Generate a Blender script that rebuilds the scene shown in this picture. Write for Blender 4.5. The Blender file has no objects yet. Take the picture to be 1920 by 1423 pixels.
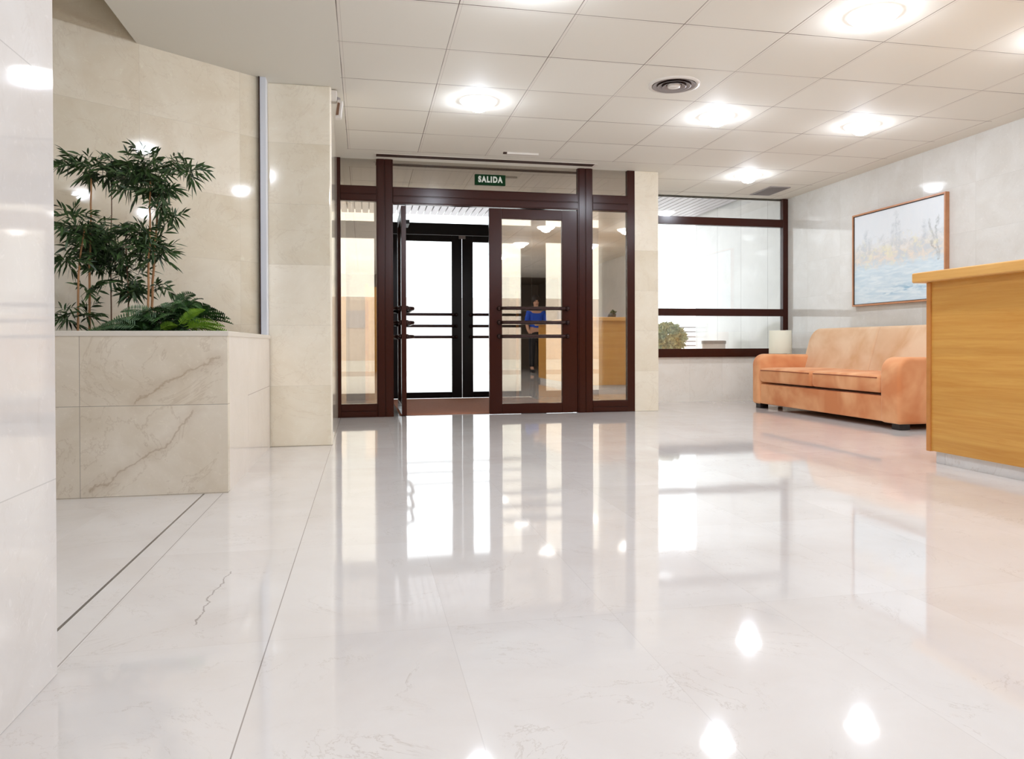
import bpy, bmesh, math, random
from mathutils import Vector, Matrix

S = bpy.context.scene
COL = S.collection
# ------------------------------------------------------------------ camera
F_PX, YAW, PITCH, ROLL, CX, CY = 1438.9, 0.2095, -0.0082, -0.0029, 989.1, 657.4
def cam_axes():
    cy, sy, cp, sp, cr, sr = math.cos(YAW), math.sin(YAW), math.cos(PITCH), math.sin(PITCH), math.cos(ROLL), math.sin(ROLL)
    f = Vector((sy*cp, cy*cp, sp)); r = Vector((cy, -sy, 0)); u = r.cross(f)
    return cr*r + sr*u, -sr*r + cr*u, f
r_, u_, f_ = cam_axes()
cd = bpy.data.cameras.new('camera'); cam = bpy.data.objects.new('camera', cd); COL.objects.link(cam)
cd.sensor_fit = 'HORIZONTAL'; cd.sensor_width = 36; cd.lens = F_PX/1920*36
cd.shift_x = (960-CX)/1920; cd.shift_y = (CY-711.5)/1920
cd.clip_start = .02; cd.clip_end = 300
m = Matrix((r_, u_, -f_)).transposed().to_4x4(); m.translation = (0, 0, .66)
cam.matrix_world = m
S.camera = cam
# ------------------------------------------------------------------ world, exposure
SKY, LAMP = 3.3, 222.0
w = bpy.data.worlds.new('sky'); S.world = w; w.use_nodes = True
bg = w.node_tree.nodes['Background']; bg.inputs[0].default_value = (.93, .965, 1, 1); bg.inputs[1].default_value = SKY
S.view_settings.view_transform = 'Standard'; S.view_settings.look = 'None'
S.view_settings.exposure = 0.0; S.view_settings.gamma = 1; S.view_settings.use_curve_mapping = False
S.cycles.use_denoising = True
S.cycles.max_bounces = 12; S.cycles.diffuse_bounces = 6; S.cycles.glossy_bounces = 5
S.cycles.use_adaptive_sampling = True; S.cycles.adaptive_threshold = .025
S.cycles.transparent_max_bounces = 14; S.cycles.sample_clamp_indirect = 6

H, YD, YO, YW = 2.353, 7.16, 9.35, 8.2       # ceiling, inner doors, outer doors, window wall

# ------------------------------------------------------------------ materials
class NT:
    def __init__(s, name):
        s.m = bpy.data.materials.new(name); s.m.use_nodes = True
        s.t = s.m.node_tree; s.b = s.t.nodes['Principled BSDF']; s.out = s.t.nodes['Material Output']
    def n(s, typ, **kw):
        x = s.t.nodes.new(typ)
        for k, v in kw.items():
            if k.startswith('i_'): x.inputs[int(k[2:])].default_value = v
            else: setattr(x, k, v)
        return x
    def l(s, a, b): s.t.links.new(a, b)
    def put(s, inp, v):
        if isinstance(v, (int, float)): inp.default_value = v
        elif isinstance(v, (tuple, list)): inp.default_value = tuple(v)+((1,) if len(v) == 3 and inp.type == 'RGBA' else ())
        else: s.l(v, inp)
    def m_(s, op, a, b=0.0, c=None):
        x = s.n('ShaderNodeMath', operation=op); s.put(x.inputs[0], a); s.put(x.inputs[1], b)
        if c is not None: s.put(x.inputs[2], c)
        return x.outputs[0]
    def mix(s, f, a, b, bt='MIX'):
        x = s.n('ShaderNodeMix', data_type='RGBA', blend_type=bt); s.put(x.inputs[0], f); s.put(x.inputs[6], a); s.put(x.inputs[7], b)
        return x.outputs[2]
    def noise(s, vec, scale, detail=4, rough=.55, dist=0, out=0):
        x = s.n('ShaderNodeTexNoise'); s.l(vec, x.inputs['Vector']); x.inputs['Scale'].default_value = scale
        x.inputs['Detail'].default_value = detail; x.inputs['Roughness'].default_value = rough; x.inputs['Distortion'].default_value = dist
        return x.outputs[out]
    def ramp(s, f, stops):
        x = s.n('ShaderNodeValToRGB'); s.l(f, x.inputs[0]); e = x.color_ramp.elements
        while len(e) < len(stops): e.new(.5)
        for q, (p, c) in zip(e, stops):
            q.position = p; q.color = (c, c, c, 1) if isinstance(c, (int, float)) else tuple(c)+(1,)
        return x.outputs[0]
    def step(s, v, lo, hi):      # smooth 0..1
        x = s.n('ShaderNodeMapRange'); s.l(v, x.inputs[0]); x.inputs[1].default_value = lo; x.inputs[2].default_value = hi
        return x.outputs[0]
    def uv(s): return s.n('ShaderNodeUVMap').outputs[0]
    def pos(s): return s.n('ShaderNodeNewGeometry').outputs['Position']
    def sep(s, v):
        x = s.n('ShaderNodeSeparateXYZ'); s.l(v, x.inputs[0]); return x.outputs
    def comb(s, x, y, z=0.0):
        c = s.n('ShaderNodeCombineXYZ'); s.put(c.inputs[0], x); s.put(c.inputs[1], y); s.put(c.inputs[2], z); return c.outputs[0]
    def scale(s, v, t):
        x = s.n('ShaderNodeVectorMath', operation='MULTIPLY'); s.l(v, x.inputs[0]); x.inputs[1].default_value = t; return x.outputs[0]
    def bump(s, h, st, dist=.01):
        x = s.n('ShaderNodeBump'); x.inputs['Strength'].default_value = st; x.inputs['Distance'].default_value = dist
        s.l(h, x.inputs['Height']); s.l(x.outputs[0], s.b.inputs['Normal'])
    def base(s, c): s.put(s.b.inputs['Base Color'], c)
    def set(s, **k):
        for a, v in k.items(): s.b.inputs[a.replace('_', ' ')].default_value = v

def srgb(r, g, b):
    f = lambda c: (c/255/12.92) if c/255 <= .04045 else ((c/255+.055)/1.055)**2.4
    return f(r), f(g), f(b)

def vein(q, px, py, segs, width, wob=.02):
    """distance to a polyline of segments, wobbled -> mask 0..1"""
    res = None
    for (ax, ay, bx, by) in segs:
        dx, dy = bx-ax, by-ay; L2 = dx*dx+dy*dy
        t = q.m_('ADD', q.m_('MULTIPLY', q.m_('SUBTRACT', px, ax), dx/L2), q.m_('MULTIPLY', q.m_('SUBTRACT', py, ay), dy/L2))
        t = q.m_('MAXIMUM', q.m_('MINIMUM', t, 1.0), 0.0)
        ex = q.m_('SUBTRACT', px, q.m_('MULTIPLY_ADD', t, dx, ax)); ey = q.m_('SUBTRACT', py, q.m_('MULTIPLY_ADD', t, dy, ay))
        d = q.m_('SQRT', q.m_('ADD', q.m_('MULTIPLY', ex, ex), q.m_('MULTIPLY', ey, ey)))
        res = d if res is None else q.m_('MINIMUM', res, d)
    x = q.n('ShaderNodeMapRange'); q.l(res, x.inputs[0]); x.inputs[1].default_value = 0; x.inputs[2].default_value = width
    x.inputs[3].default_value = 1; x.inputs[4].default_value = 0
    return x.outputs[0]

def marble(name, c1, c2, tw, th, u0=0., v0=0., rough=.07, var=.10, joint=.0022, jdark=.5, veins=.5, segs=None, bias=0, spec=.5, brick=0., lines=None):
    q = NT(name); uv = q.uv(); u, v = q.sep(uv)[:2]
    vv = q.m_('DIVIDE', q.m_('SUBTRACT', v, v0), th)
    row = q.m_('FLOOR', vv)
    uu = q.m_('DIVIDE', q.m_('SUBTRACT', u, u0), tw)
    if brick: uu = q.m_('ADD', uu, q.m_('MULTIPLY', q.m_('MODULO', row, 2.0), brick))
    cell = q.comb(q.m_('FLOOR', uu), row, 0)
    wn = q.n('ShaderNodeTexWhiteNoise'); q.l(cell, wn.inputs[0]); rnd = wn.outputs[0]
    du = q.m_('MULTIPLY', q.m_('ABSOLUTE', q.m_('SUBTRACT', q.m_('FRACT', q.m_('ADD', uu, .5)), .5)), tw)
    dv = q.m_('MULTIPLY', q.m_('ABSOLUTE', q.m_('SUBTRACT', q.m_('FRACT', q.m_('ADD', vv, .5)), .5)), th)
    d = q.m_('MINIMUM', du, dv)
    jm = q.m_('LESS_THAN', d, joint*.5)
    # the block of each tile is cut from another place in the stone
    off = q.n('ShaderNodeVectorMath', operation='MULTIPLY_ADD'); q.l(wn.outputs[1], off.inputs[0]); off.inputs[1].default_value = (9, 9, 9); q.l(uv, off.inputs[2])
    p = off.outputs[0]
    cl = q.noise(p, 3.2, 6, .6, .6)
    fleck = q.noise(p, 34, 4, .7, 1.2)
    vn = q.noise(p, 2.1, 7, .62, 1.6)
    vm = q.m_('SUBTRACT', 1.0, q.step(q.m_('ABSOLUTE', q.m_('SUBTRACT', vn, .5)), 0.0, .010))
    col = q.mix(q.step(cl, .32, .68), c1, c2)
    lt = tuple(min(1, x*1.22) for x in c1); dk = tuple(x*y for x, y in zip(c2, (.55, .44, .34)))
    col = q.mix(q.m_('MULTIPLY', q.step(fleck, .58, .78), .45), col, lt)
    col = q.mix(q.m_('MULTIPLY', vm, .28*veins), col, dk)
    br = q.n('ShaderNodeHueSaturation'); q.put(br.inputs['Value'], q.m_('MULTIPLY_ADD', rnd, var, 1-var/2+bias)); q.put(br.inputs['Saturation'], q.m_('MULTIPLY_ADD', rnd, -var*1.5, 1+var*.75)); q.l(col, br.inputs['Color'])
    col = br.outputs[0]
    if segs:
        w = q.noise(uv, 9, 5, .6, 0, 1); ws = q.sep(w)
        px = q.m_('ADD', u, q.m_('MULTIPLY', q.m_('SUBTRACT', ws[0], .5), .11)); py = q.m_('ADD', v, q.m_('MULTIPLY', q.m_('SUBTRACT', ws[1], .5), .11))
        col = q.mix(q.m_('MULTIPLY', vein(q, px, py, segs, .007), .5), col, dk)
        col = q.mix(q.m_('MULTIPLY', vein(q, px, py, segs, .05), .22), col, dk)
    if lines: jm = q.m_('MAXIMUM', jm, q.m_('GREATER_THAN', vein(q, u, v, lines, .0025), .3))
    col = q.mix(q.m_('MULTIPLY', jm, jdark), col, tuple(x*.3 for x in c2))
    q.base(col); q.set(Roughness=rough, IOR=1.5, Specular_IOR_Level=spec)
    q.bump(q.m_('MULTIPLY', jm, -1.0), .25, .002)
    return q.m

def plain(name, col, rough=.5, metal=0., spec=.5, noise=0., nscale=20, bump=0.):
    q = NT(name)
    if noise:
        n = q.noise(q.n('ShaderNodeTexCoord').outputs['Object'], nscale, 4)
        q.base(q.mix(n, tuple(c*(1-noise) for c in col), tuple(min(1, c*(1+noise)) for c in col)))
        if bump: q.bump(n, bump)
    else: q.base(col)
    q.set(Roughness=rough, Metallic=metal, Specular_IOR_Level=spec)
    return q.m

CR1, CR2 = srgb(240, 231, 212), srgb(228, 215, 191)
M = {}
M['marble_wall'] = marble('cream_marble_wall', CR1, CR2, .6, .394, .42, 0, rough=.06, jdark=.14, var=.13)
M['marble_pier'] = marble('cream_marble_pier', srgb(246, 238, 220), srgb(236, 225, 203), 5., .394, 2., 0, rough=.08, jdark=.18, var=.15)
M['marble_near'] = marble('pale_marble_pillar', srgb(233, 230, 227), srgb(225, 220, 215), 3., .394*2, .1, -.394, rough=.05, veins=.25, jdark=.3)
M['marble_planter'] = marble('beige_marble_planter', srgb(236, 226, 210), srgb(220, 207, 186), .95, .394, -1.2-.95*0, .003, rough=.07, jdark=.75, veins=.9,
    segs=[(-1.17, .02, -1.02, .12), (-1.02, .12, -.86, .22), (-.86, .22, -.74, .37), (-.98, .40, -.86, .50), (-.86, .50, -.74, .545), (-.74, .545, -.64, .60)])
M['marble_side'] = marble('pale_marble_planter_side', srgb(238, 229, 220), srgb(232, 222, 211), 9, 9, -2, -2, rough=.07, veins=.2, jdark=.6, lines=[(4.24, .16, 4.24, .397), (4.24, .397, 5.19, .397)])
M['marble_cap'] = plain('marble_cap', srgb(226, 218, 206), .1)
M['marble_right'] = marble('white_marble_wall', srgb(218, 217, 212), srgb(208, 205, 198), .605, .394, 5.347, 0, rough=.06, veins=.25, jdark=.16, var=.05)
M['marble_window'] = marble('cream_marble_sill_wall', srgb(250, 246, 238), srgb(242, 236, 226), .4, 3, 2.84, -1, rough=.09, veins=.5, jdark=.25, var=.06)
M['marble_exterior'] = marble('white_exterior_marble', srgb(240, 240, 238), srgb(230, 230, 228), .7, 5, 8.09, -1, rough=.12, veins=.1, jdark=.45, var=.04, joint=.011)

def floor_material():
    q = NT('polished_marble_floor'); p = q.pos(); x, y, z = q.sep(p)
    tx = q.m_('DIVIDE', q.m_('ADD', x, .212), .402); ty = q.m_('DIVIDE', q.m_('SUBTRACT', y, 1.79), .8)
    strip = q.m_('LESS_THAN', x, -.62)
    cell = q.comb(q.m_('FLOOR', tx), q.m_('FLOOR', ty), strip)
    wn = q.n('ShaderNodeTexWhiteNoise'); q.l(cell, wn.inputs[0])
    dx = q.m_('MULTIPLY', q.m_('ABSOLUTE', q.m_('SUBTRACT', q.m_('FRACT', q.m_('ADD', tx, .5)), .5)), .402)
    dy = q.m_('MULTIPLY', q.m_('ABSOLUTE', q.m_('SUBTRACT', q.m_('FRACT', q.m_('ADD', ty, .5)), .5)), .8)
    # the long joint at x = -0.21 is open and dark, the rest are hairlines
    col0 = q.m_('LESS_THAN', q.m_('ABSOLUTE', q.m_('ADD', x, .212)), .0013)
    hair = q.m_('MULTIPLY', q.m_('LESS_THAN', q.m_('MINIMUM', dx, dy), .0009), q.m_('GREATER_THAN', x, -.62))
    j1 = q.m_('LESS_THAN', q.m_('ABSOLUTE', q.m_('ADD', x, .70)), .004)
    j2 = q.m_('LESS_THAN', q.m_('ABSOLUTE', q.m_('ADD', x, .62)), .0015)
    off = q.n('ShaderNodeVectorMath', operation='MULTIPLY_ADD'); q.l(wn.outputs[1], off.inputs[0]); off.inputs[1].default_value = (7, 7, 7); q.l(p, off.inputs[2])
    pp = off.outputs[0]
    cl = q.noise(pp, 1.8, 6, .6, .5); vn = q.noise(pp, 2.4, 8, .65, 2.2)
    vm = q.m_('SUBTRACT', 1.0, q.step(q.m_('ABSOLUTE', q.m_('SUBTRACT', vn, .5)), 0.0, .007))
    spot = q.step(q.noise(pp, 6, 3, .5), .45, .62)
    c = q.mix(q.step(cl, .3, .7), srgb(228, 224, 221), srgb(218, 211, 206))
    c = q.mix(q.m_('MULTIPLY', q.m_('MULTIPLY', vm, spot), .30), c, srgb(150, 128, 108))
    hs = q.n('ShaderNodeHueSaturation'); q.put(hs.inputs['Value'], q.m_('MULTIPLY_ADD', wn.outputs[0], .035, .978)); q.l(c, hs.inputs['Color'])
    c = hs.outputs[0]
    # one old crack running across a tile
    ws = q.sep(q.noise(p, 14, 4, .6, 0, 1))
    px = q.m_('ADD', x, q.m_('MULTIPLY', q.m_('SUBTRACT', ws[0], .5), .05)); py = q.m_('ADD', y, q.m_('MULTIPLY', q.m_('SUBTRACT', ws[1], .5), .05))
    ck = q.m_('MULTIPLY', vein(q, px, py, [(-.395, 1.93, -.40, 2.12), (-.40, 2.12, -.385, 2.37)], .0035), .65)
    c = q.mix(ck, c, srgb(110, 95, 85))
    c = q.mix(q.m_('MULTIPLY', hair, .13), c, srgb(120, 108, 98))
    c = q.mix(q.m_('MULTIPLY', q.m_('MAXIMUM', col0, j2), .6), c, srgb(105, 90, 80))
    c = q.mix(q.m_('MULTIPLY', j1, .9), c, srgb(50, 42, 38))
    q.base(c); q.set(Roughness=.05, IOR=1.55, Specular_IOR_Level=.62)
    q.bump(q.noise(q.scale(p, (1, .6, 1)), 2.3, 2, .4), .045, .02)
    return q.m
M['floor'] = floor_material()

def ceiling_material():
    q = NT('suspended_ceiling_tiles'); p = q.pos(); x, y, z = q.sep(p)
    tx = q.m_('DIVIDE', q.m_('ADD', x, .122), .5985); ty = q.m_('DIVIDE', q.m_('SUBTRACT', y, 3.817), .599)
    fx = q.m_('MULTIPLY', q.m_('SUBTRACT', q.m_('FRACT', q.m_('ADD', tx, .5)), .5), .5985)
    fy = q.m_('MULTIPLY', q.m_('SUBTRACT', q.m_('FRACT', q.m_('ADD', ty, .5)), .5), .599)
    n = q.noise(p, 1.7, 3); amt = q.m_('MULTIPLY_ADD', q.step(n, .38, .62), .55, .42)
    def band(v, a, b): return q.m_('MULTIPLY', q.m_('GREATER_THAN', v, a), q.m_('LESS_THAN', v, b))
    dark = q.m_('MAXIMUM', band(fx, -.0105, -.0058), band(fy, -.0055, .0005))
    dark2 = q.m_('MAXIMUM', band(fx, .0085, .0105), band(fy, .018, .0195))
    bar = q.m_('MAXIMUM', band(fx, -.006, .0085), band(fy, .0005, .018))
    reg = q.m_('MULTIPLY', band(x, -.14, 4.70), q.m_('MAXIMUM', q.m_('LESS_THAN', y, 6.83), q.m_('GREATER_THAN', x, 2.9)))
    wn = q.n('ShaderNodeTexWhiteNoise'); q.l(q.comb(q.m_('FLOOR', tx), q.m_('FLOOR', ty)), wn.inputs[0])
    c = q.mix(wn.outputs[0], srgb(234, 230, 220), srgb(239, 236, 227))
    c = q.mix(reg, srgb(233, 230, 220), c)
    c = q.mix(q.m_('MULTIPLY', q.m_('MULTIPLY', bar, reg), .6), c, srgb(236, 230, 222))
    c = q.mix(q.m_('MULTIPLY', q.m_('MULTIPLY', dark, reg), amt), c, srgb(95, 78, 62))
    c = q.mix(q.m_('MULTIPLY', q.m_('MULTIPLY', dark2, reg), .35), c, srgb(120, 104, 88))
    q.base(c); q.set(Roughness=.7, Specular_IOR_Level=.3)
    q.bump(q.m_('MULTIPLY', dark, -1.0), .3, .003)
    return q.m
M['ceiling'] = ceiling_material()
M['soffit'] = plain('smooth_soffit_paint', srgb(222, 216, 203), .8)

def wood(name, c1, c2, sc=(1.2, 1.2, 26), rough=.35):
    q = NT(name); p = q.scale(q.n('ShaderNodeTexCoord').outputs['Object'], sc)
    n = q.noise(p, 1.6, 8, .65, .6); b = q.noise(p, .35, 3, .5, .3)
    c = q.mix(q.step(n, .3, .7), c1, c2); c = q.mix(q.m_('MULTIPLY', q.step(b, .35, .65), .35), c, tuple(x*.82 for x in c2))
    q.base(c); q.set(Roughness=rough); q.bump(n, .05, .002)
    return q.m
M['oak'] = wood('oak_veneer', srgb(220, 168, 86), srgb(202, 140, 58))
M['oak_edge'] = wood('oak_solid_edge', srgb(214, 150, 78), srgb(186, 116, 52), (1.2, 1.2, 2))
M['oak_top'] = wood('oak_counter_top', srgb(232, 182, 106), srgb(216, 158, 82))
M['picture_wood'] = wood('picture_frame_wood', srgb(206, 150, 108), srgb(178, 118, 78), (3, 3, 3))
M['frame'] = plain('dark_brown_aluminium', srgb(58, 23, 14), .22, .0, .28, .06, 3)
M['frame_dark'] = plain('black_brown_aluminium', srgb(22, 13, 13), .3, 0, .2)
M['handle'] = plain('dark_bronze_handle', srgb(52, 28, 24), .22, .5, .6)
M['white_trim'] = plain('white_plastic_trim', srgb(232, 236, 245), .35)
M['white_metal'] = plain('white_painted_metal', srgb(226, 220, 212), .4)
M['grey_metal'] = plain('grey_painted_metal', srgb(150, 142, 140), .45)
M['dark_void'] = plain('dark_recess', srgb(62, 38, 28), .7)
M['rubber'] = plain('black_plastic', srgb(30, 26, 26), .45)
M['slat'] = plain('grey_white_metal_slat', srgb(208, 203, 208), .45)
M['mat'] = plain('reddish_brown_entrance_mat', srgb(176, 122, 98), .95, 0, .1, .18, 60, .3)
M['upholstery'] = None
def suede(name, a, b):
    q = NT(name); p = q.n('ShaderNodeTexCoord').outputs['Object']
    n = q.noise(p, 2.6, 3, .5, .5); f = q.noise(p, 140, 2)
    q.base(q.mix(q.step(n, .38, .64), a, b)); q.set(Roughness=.85, Sheen_Weight=.3, Sheen_Roughness=.4, Specular_IOR_Level=.15)
    q.b.inputs['Sheen Tint'].default_value = (1, .86, .72, 1)
    q.bump(f, .12, .002); return q.m
M['suede'] = suede('orange_suede', srgb(214, 138, 90), srgb(240, 182, 134))
M['suede_lit'] = suede('lit_tan_suede', srgb(212, 170, 130), srgb(230, 200, 168))  # lighter copy for the back: light on the nap put into the colour
M['piping'] = plain('dark_orange_piping', srgb(150, 78, 46), .8)
M['kick'] = marble('grey_white_kick_marble', srgb(240, 240, 240), srgb(226, 224, 224), .9, 2, 0, -1, rough=.12, jdark=.5, veins=.8)
M['stem'] = plain('tan_bamboo_stem', srgb(176, 128, 84), .5, 0, .5, .2, 30)
M['stem_dark'] = plain('brown_bamboo_stem', srgb(120, 84, 58), .55, 0, .5, .2, 30)
M['soil'] = plain('dark_soil', srgb(52, 38, 28), .95, 0, .2, .4, 40, .6)
M['outside_ground'] = plain('pale_paving', srgb(214, 210, 206), .7, 0, .3, .05, 2)
M['outside_wall'] = plain('pale_render', srgb(226, 214, 208), .8)
M['shade'] = plain('cream_lamp_shade_cloth', srgb(236, 232, 212), .9)
M['dark_wood'] = wood('dark_brown_wood', srgb(84, 56, 40), srgb(58, 38, 28), (1, 1, 12))
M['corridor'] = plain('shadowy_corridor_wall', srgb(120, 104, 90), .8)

def leafmat(name, c1, c2, sc=30):
    q = NT(name); n = q.noise(q.pos(), sc, 3, .6)
    q.base(q.mix(q.step(n, .35, .65), c1, c2)); q.set(Roughness=.42, Specular_IOR_Level=.4)
    return q.m
M['bamboo_leaf'] = leafmat('dark_green_bamboo_leaf', srgb(34, 54, 30), srgb(72, 98, 52))
M['fern_dark'] = leafmat('dark_green_fern', srgb(26, 50, 26), srgb(66, 104, 50))
M['fern_bright'] = leafmat('bright_green_fern', srgb(96, 140, 34), srgb(138, 178, 58))
M['fern_grey'] = leafmat('grey_green_fern', srgb(52, 80, 48), srgb(84, 112, 72))
M['bush'] = leafmat('pale_green_bush_leaf', srgb(196, 208, 176), srgb(224, 208, 146), 9)

def emis(name, col, st):
    q = NT(name); q.base((.8, .8, .8)); q.b.inputs['Emission Color'].default_value = (*col, 1); q.b.inputs['Emission Strength'].default_value = st
    return q.m
M['lamp'] = emis('lit_frosted_glass', (.89, .965, 1.085), LAMP)
M['lamp_rim'] = emis('rim_bloom_glow', (.95, .98, 1.04), 6.0)  # weak emission stands in for the bloom around the small lit glass

def glass(name, refl, tint, rough=.0):
    q = NT(name); t = q.t
    tr = q.n('ShaderNodeBsdfTransparent'); tr.inputs[0].default_value = (*tint, 1)
    gl = q.n('ShaderNodeBsdfGlossy'); gl.inputs['Roughness'].default_value = rough; gl.inputs[0].default_value = (1, .97, .92, 1)
    lw = q.n('ShaderNodeFresnel'); lw.inputs[0].default_value = 1.5
    f = q.m_('MINIMUM', q.m_('MULTIPLY_ADD', lw.outputs[0], 1.2, refl), 1.0)
    mx = q.n('ShaderNodeMixShader'); q.l(f, mx.inputs[0]); q.l(tr.outputs[0], mx.inputs[1]); q.l(gl.outputs[0], mx.inputs[2])
    q.l(mx.outputs[0], q.out.inputs[0]); t.nodes.remove(q.b)
    return q.m
M['glass_inner'] = glass('bronze_tinted_glass', .36, (.95, .89, .80))
M['glass_transom'] = glass('bronze_transom_glass', .42, (.5, .44, .36))
M['glass_clear'] = glass('clear_window_glass', .04, (.96, .98, .98))

# ------------------------------------------------------------------ geometry helpers
class MB:
    def __init__(s): s.v = []; s.f = []; s.sm = []
    def add(s, vs, fs, smooth=False):
        o = len(s.v); s.v += [Vector(a) for a in vs]; s.f += [tuple(i+o for i in f) for f in fs]; s.sm += [smooth]*len(fs); return s
    def box(s, x0, x1, y0, y1, z0, z1):
        return s.add([(x0, y0, z0), (x1, y0, z0), (x1, y1, z0), (x0, y1, z0), (x0, y0, z1), (x1, y0, z1), (x1, y1, z1), (x0, y1, z1)],
                     [(0, 3, 2, 1), (4, 5, 6, 7), (0, 1, 5, 4), (1, 2, 6, 5), (2, 3, 7, 6), (3, 0, 4, 7)])
    def prism(s, pts, z0, z1):      # pts counter-clockwise in xy
        n = len(pts)
        return s.add([(x, y, z0) for x, y in pts]+[(x, y, z1) for x, y in pts],
                     [tuple(range(n-1, -1, -1)), tuple(range(n, 2*n))]+[(i, (i+1) % n, n+(i+1) % n, n+i) for i in range(n)])
    def extrude(s, pts, fn0, fn1, smooth=False):    # outline pts (a,b); fn -> 3d at either end
        n = len(pts)
        return s.add([fn0(a, b) for a, b in pts]+[fn1(a, b) for a, b in pts],
                     [tuple(range(n-1, -1, -1)), tuple(range(n, 2*n))]+[(i, (i+1) % n, n+(i+1) % n, n+i) for i in range(n)], smooth)
    def tube(s, path, r, seg=10, smooth=True, cap=True):
        path = [Vector(p) for p in path]; rs = r if isinstance(r, (list, tuple)) else [r]*len(path)
        vs = []; up = None
        for i, p in enumerate(path):
            t = (path[min(i+1, len(path)-1)]-path[max(i-1, 0)]).normalized()
            if up is None:
                up = Vector((0, 0, 1)) if abs(t.z) < .9 else Vector((1, 0, 0))
            a = (up - t*up.dot(t)).normalized(); up = a; b = t.cross(a)
            for k in range(seg):
                an = 2*math.pi*k/seg; vs.append(p+(a*math.cos(an)+b*math.sin(an))*rs[i])
        fs = [(i*seg+k, i*seg+(k+1) % seg, (i+1)*seg+(k+1) % seg, (i+1)*seg+k) for i in range(len(path)-1) for k in range(seg)]
        if cap: fs += [tuple(range(seg-1, -1, -1)), tuple(range((len(path)-1)*seg, len(path)*seg))]
        return s.add(vs, fs, smooth)
    def lathe(s, prof, c=(0, 0, 0), seg=32, smooth=True):   # prof (r,z)
        c = Vector(c); vs = []
        for r, z in prof:
            for k in range(seg): vs.append(c+Vector((r*math.cos(2*math.pi*k/seg), r*math.sin(2*math.pi*k/seg), z)))
        fs = [(i*seg+k, i*seg+(k+1) % seg, (i+1)*seg+(k+1) % seg, (i+1)*seg+k) for i in range(len(prof)-1) for k in range(seg)]
        return s.add(vs, fs, smooth)
    def build(s, name, mat, parent=None, loc=None, bevel=0, segs=2, subsurf=0, smooth=False):
        if parent is not None:
            org = Vector(world_loc(parent)) if loc is None else Vector(loc)
        elif loc is not None: org = Vector(loc)
        else:
            xs = [v.x for v in s.v]; ys = [v.y for v in s.v]; zs = [v.z for v in s.v]
            org = Vector(((min(xs)+max(xs))/2, (min(ys)+max(ys))/2, min(zs)))
        me = bpy.data.meshes.new(name); me.from_pydata([tuple(v-org) for v in s.v], [], s.f)
        bm = bmesh.new(); bm.from_mesh(me); bm.faces.ensure_lookup_table()
        bmesh.ops.recalc_face_normals(bm, faces=bm.faces)
        uvl = bm.loops.layers.uv.new('UVMap'); 
        for i, f in enumerate(bm.faces):
            f.smooth = s.sm[i] or smooth
            n = f.normal
            if abs(n.z) > .7:
                for l in f.loops: c = l.vert.co+org; l[uvl].uv = (c.x, c.y)
            else:
                t = Vector((-n.y, n.x, 0)).normalized()
                if abs(t.x) > .98 or abs(t.y) > .98:
                    ax = 0 if abs(t.x) > .98 else 1
                    for l in f.loops: c = l.vert.co+org; l[uvl].uv = (c[ax], c.z)
                else:
                    if t.x < 0: t = -t
                    o = Vector(s.uo if hasattr(s, 'uo') else (0, 0, 0))
                    for l in f.loops: c = l.vert.co+org; l[uvl].uv = ((c-o).dot(t), c.z)
        bm.to_mesh(me); bm.free(); me.materials.append(M[mat] if isinstance(mat, str) else mat)
        o = bpy.data.objects.new(name, me); COL.objects.link(o)
        if parent is not None:
            o.parent = parent; o.location = org-Vector(world_loc(parent))
        else: o.location = org
        if bevel:
            b = o.modifiers.new('bevel', 'BEVEL'); b.width = bevel; b.segments = segs; b.limit_method = 'ANGLE'; b.angle_limit = math.radians(40)
        if subsurf:
            b = o.modifiers.new('sub', 'SUBSURF'); b.levels = subsurf; b.render_levels = subsurf
        return o
def world_loc(o):
    p = Vector((0, 0, 0))
    while o is not None: p += o.location; o = o.parent
    return p
def tag(o, label=None, cat=None, group=None, kind=None):
    if label: o['label'] = label
    if cat: o['category'] = cat
    if group: o['group'] = group
    if kind: o['kind'] = kind
    return o
def thing(name, loc, label=None, cat=None, group=None, kind=None):
    o = bpy.data.objects.new(name, None); COL.objects.link(o); o.location = loc; o.empty_display_size = .1
    return tag(o, label, cat, group, kind)
def struct(name, mb, mat, **k):
    return tag(mb.build(name, mat, **k), kind='structure')
def copy_tree(o, parent=None):
    c = o.copy(); COL.objects.link(c)
    if parent is not None: c.parent = parent
    for ch in list(o.children): copy_tree(ch, c)
    return c
B = lambda *a: MB().box(*a)

# ================================================================== THE SETTING
struct('floor', MB().box(-3.3, 5.1, -4.7, YO+.05, -.12, 0), 'floor')
struct('ceiling', MB().prism([(-1.24, -4.7), (5.0, -4.7), (5.0, 8.32), (2.7, 8.32), (2.7, 7.24), (-.62, 7.24), (-.62, 5.145), (-1.24, 4.69)], H, H+.12), 'ceiling')
struct('ceiling_left', MB().box(-3.4, -1.2, -4.8, 5.4, 3.35, 3.45), 'soffit')
struct('trim_1', MB().box(-1.239, -1.18, -4.7, 4.74, H+.12, 3.35), 'soffit')            # fascia over the soffit edge
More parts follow.
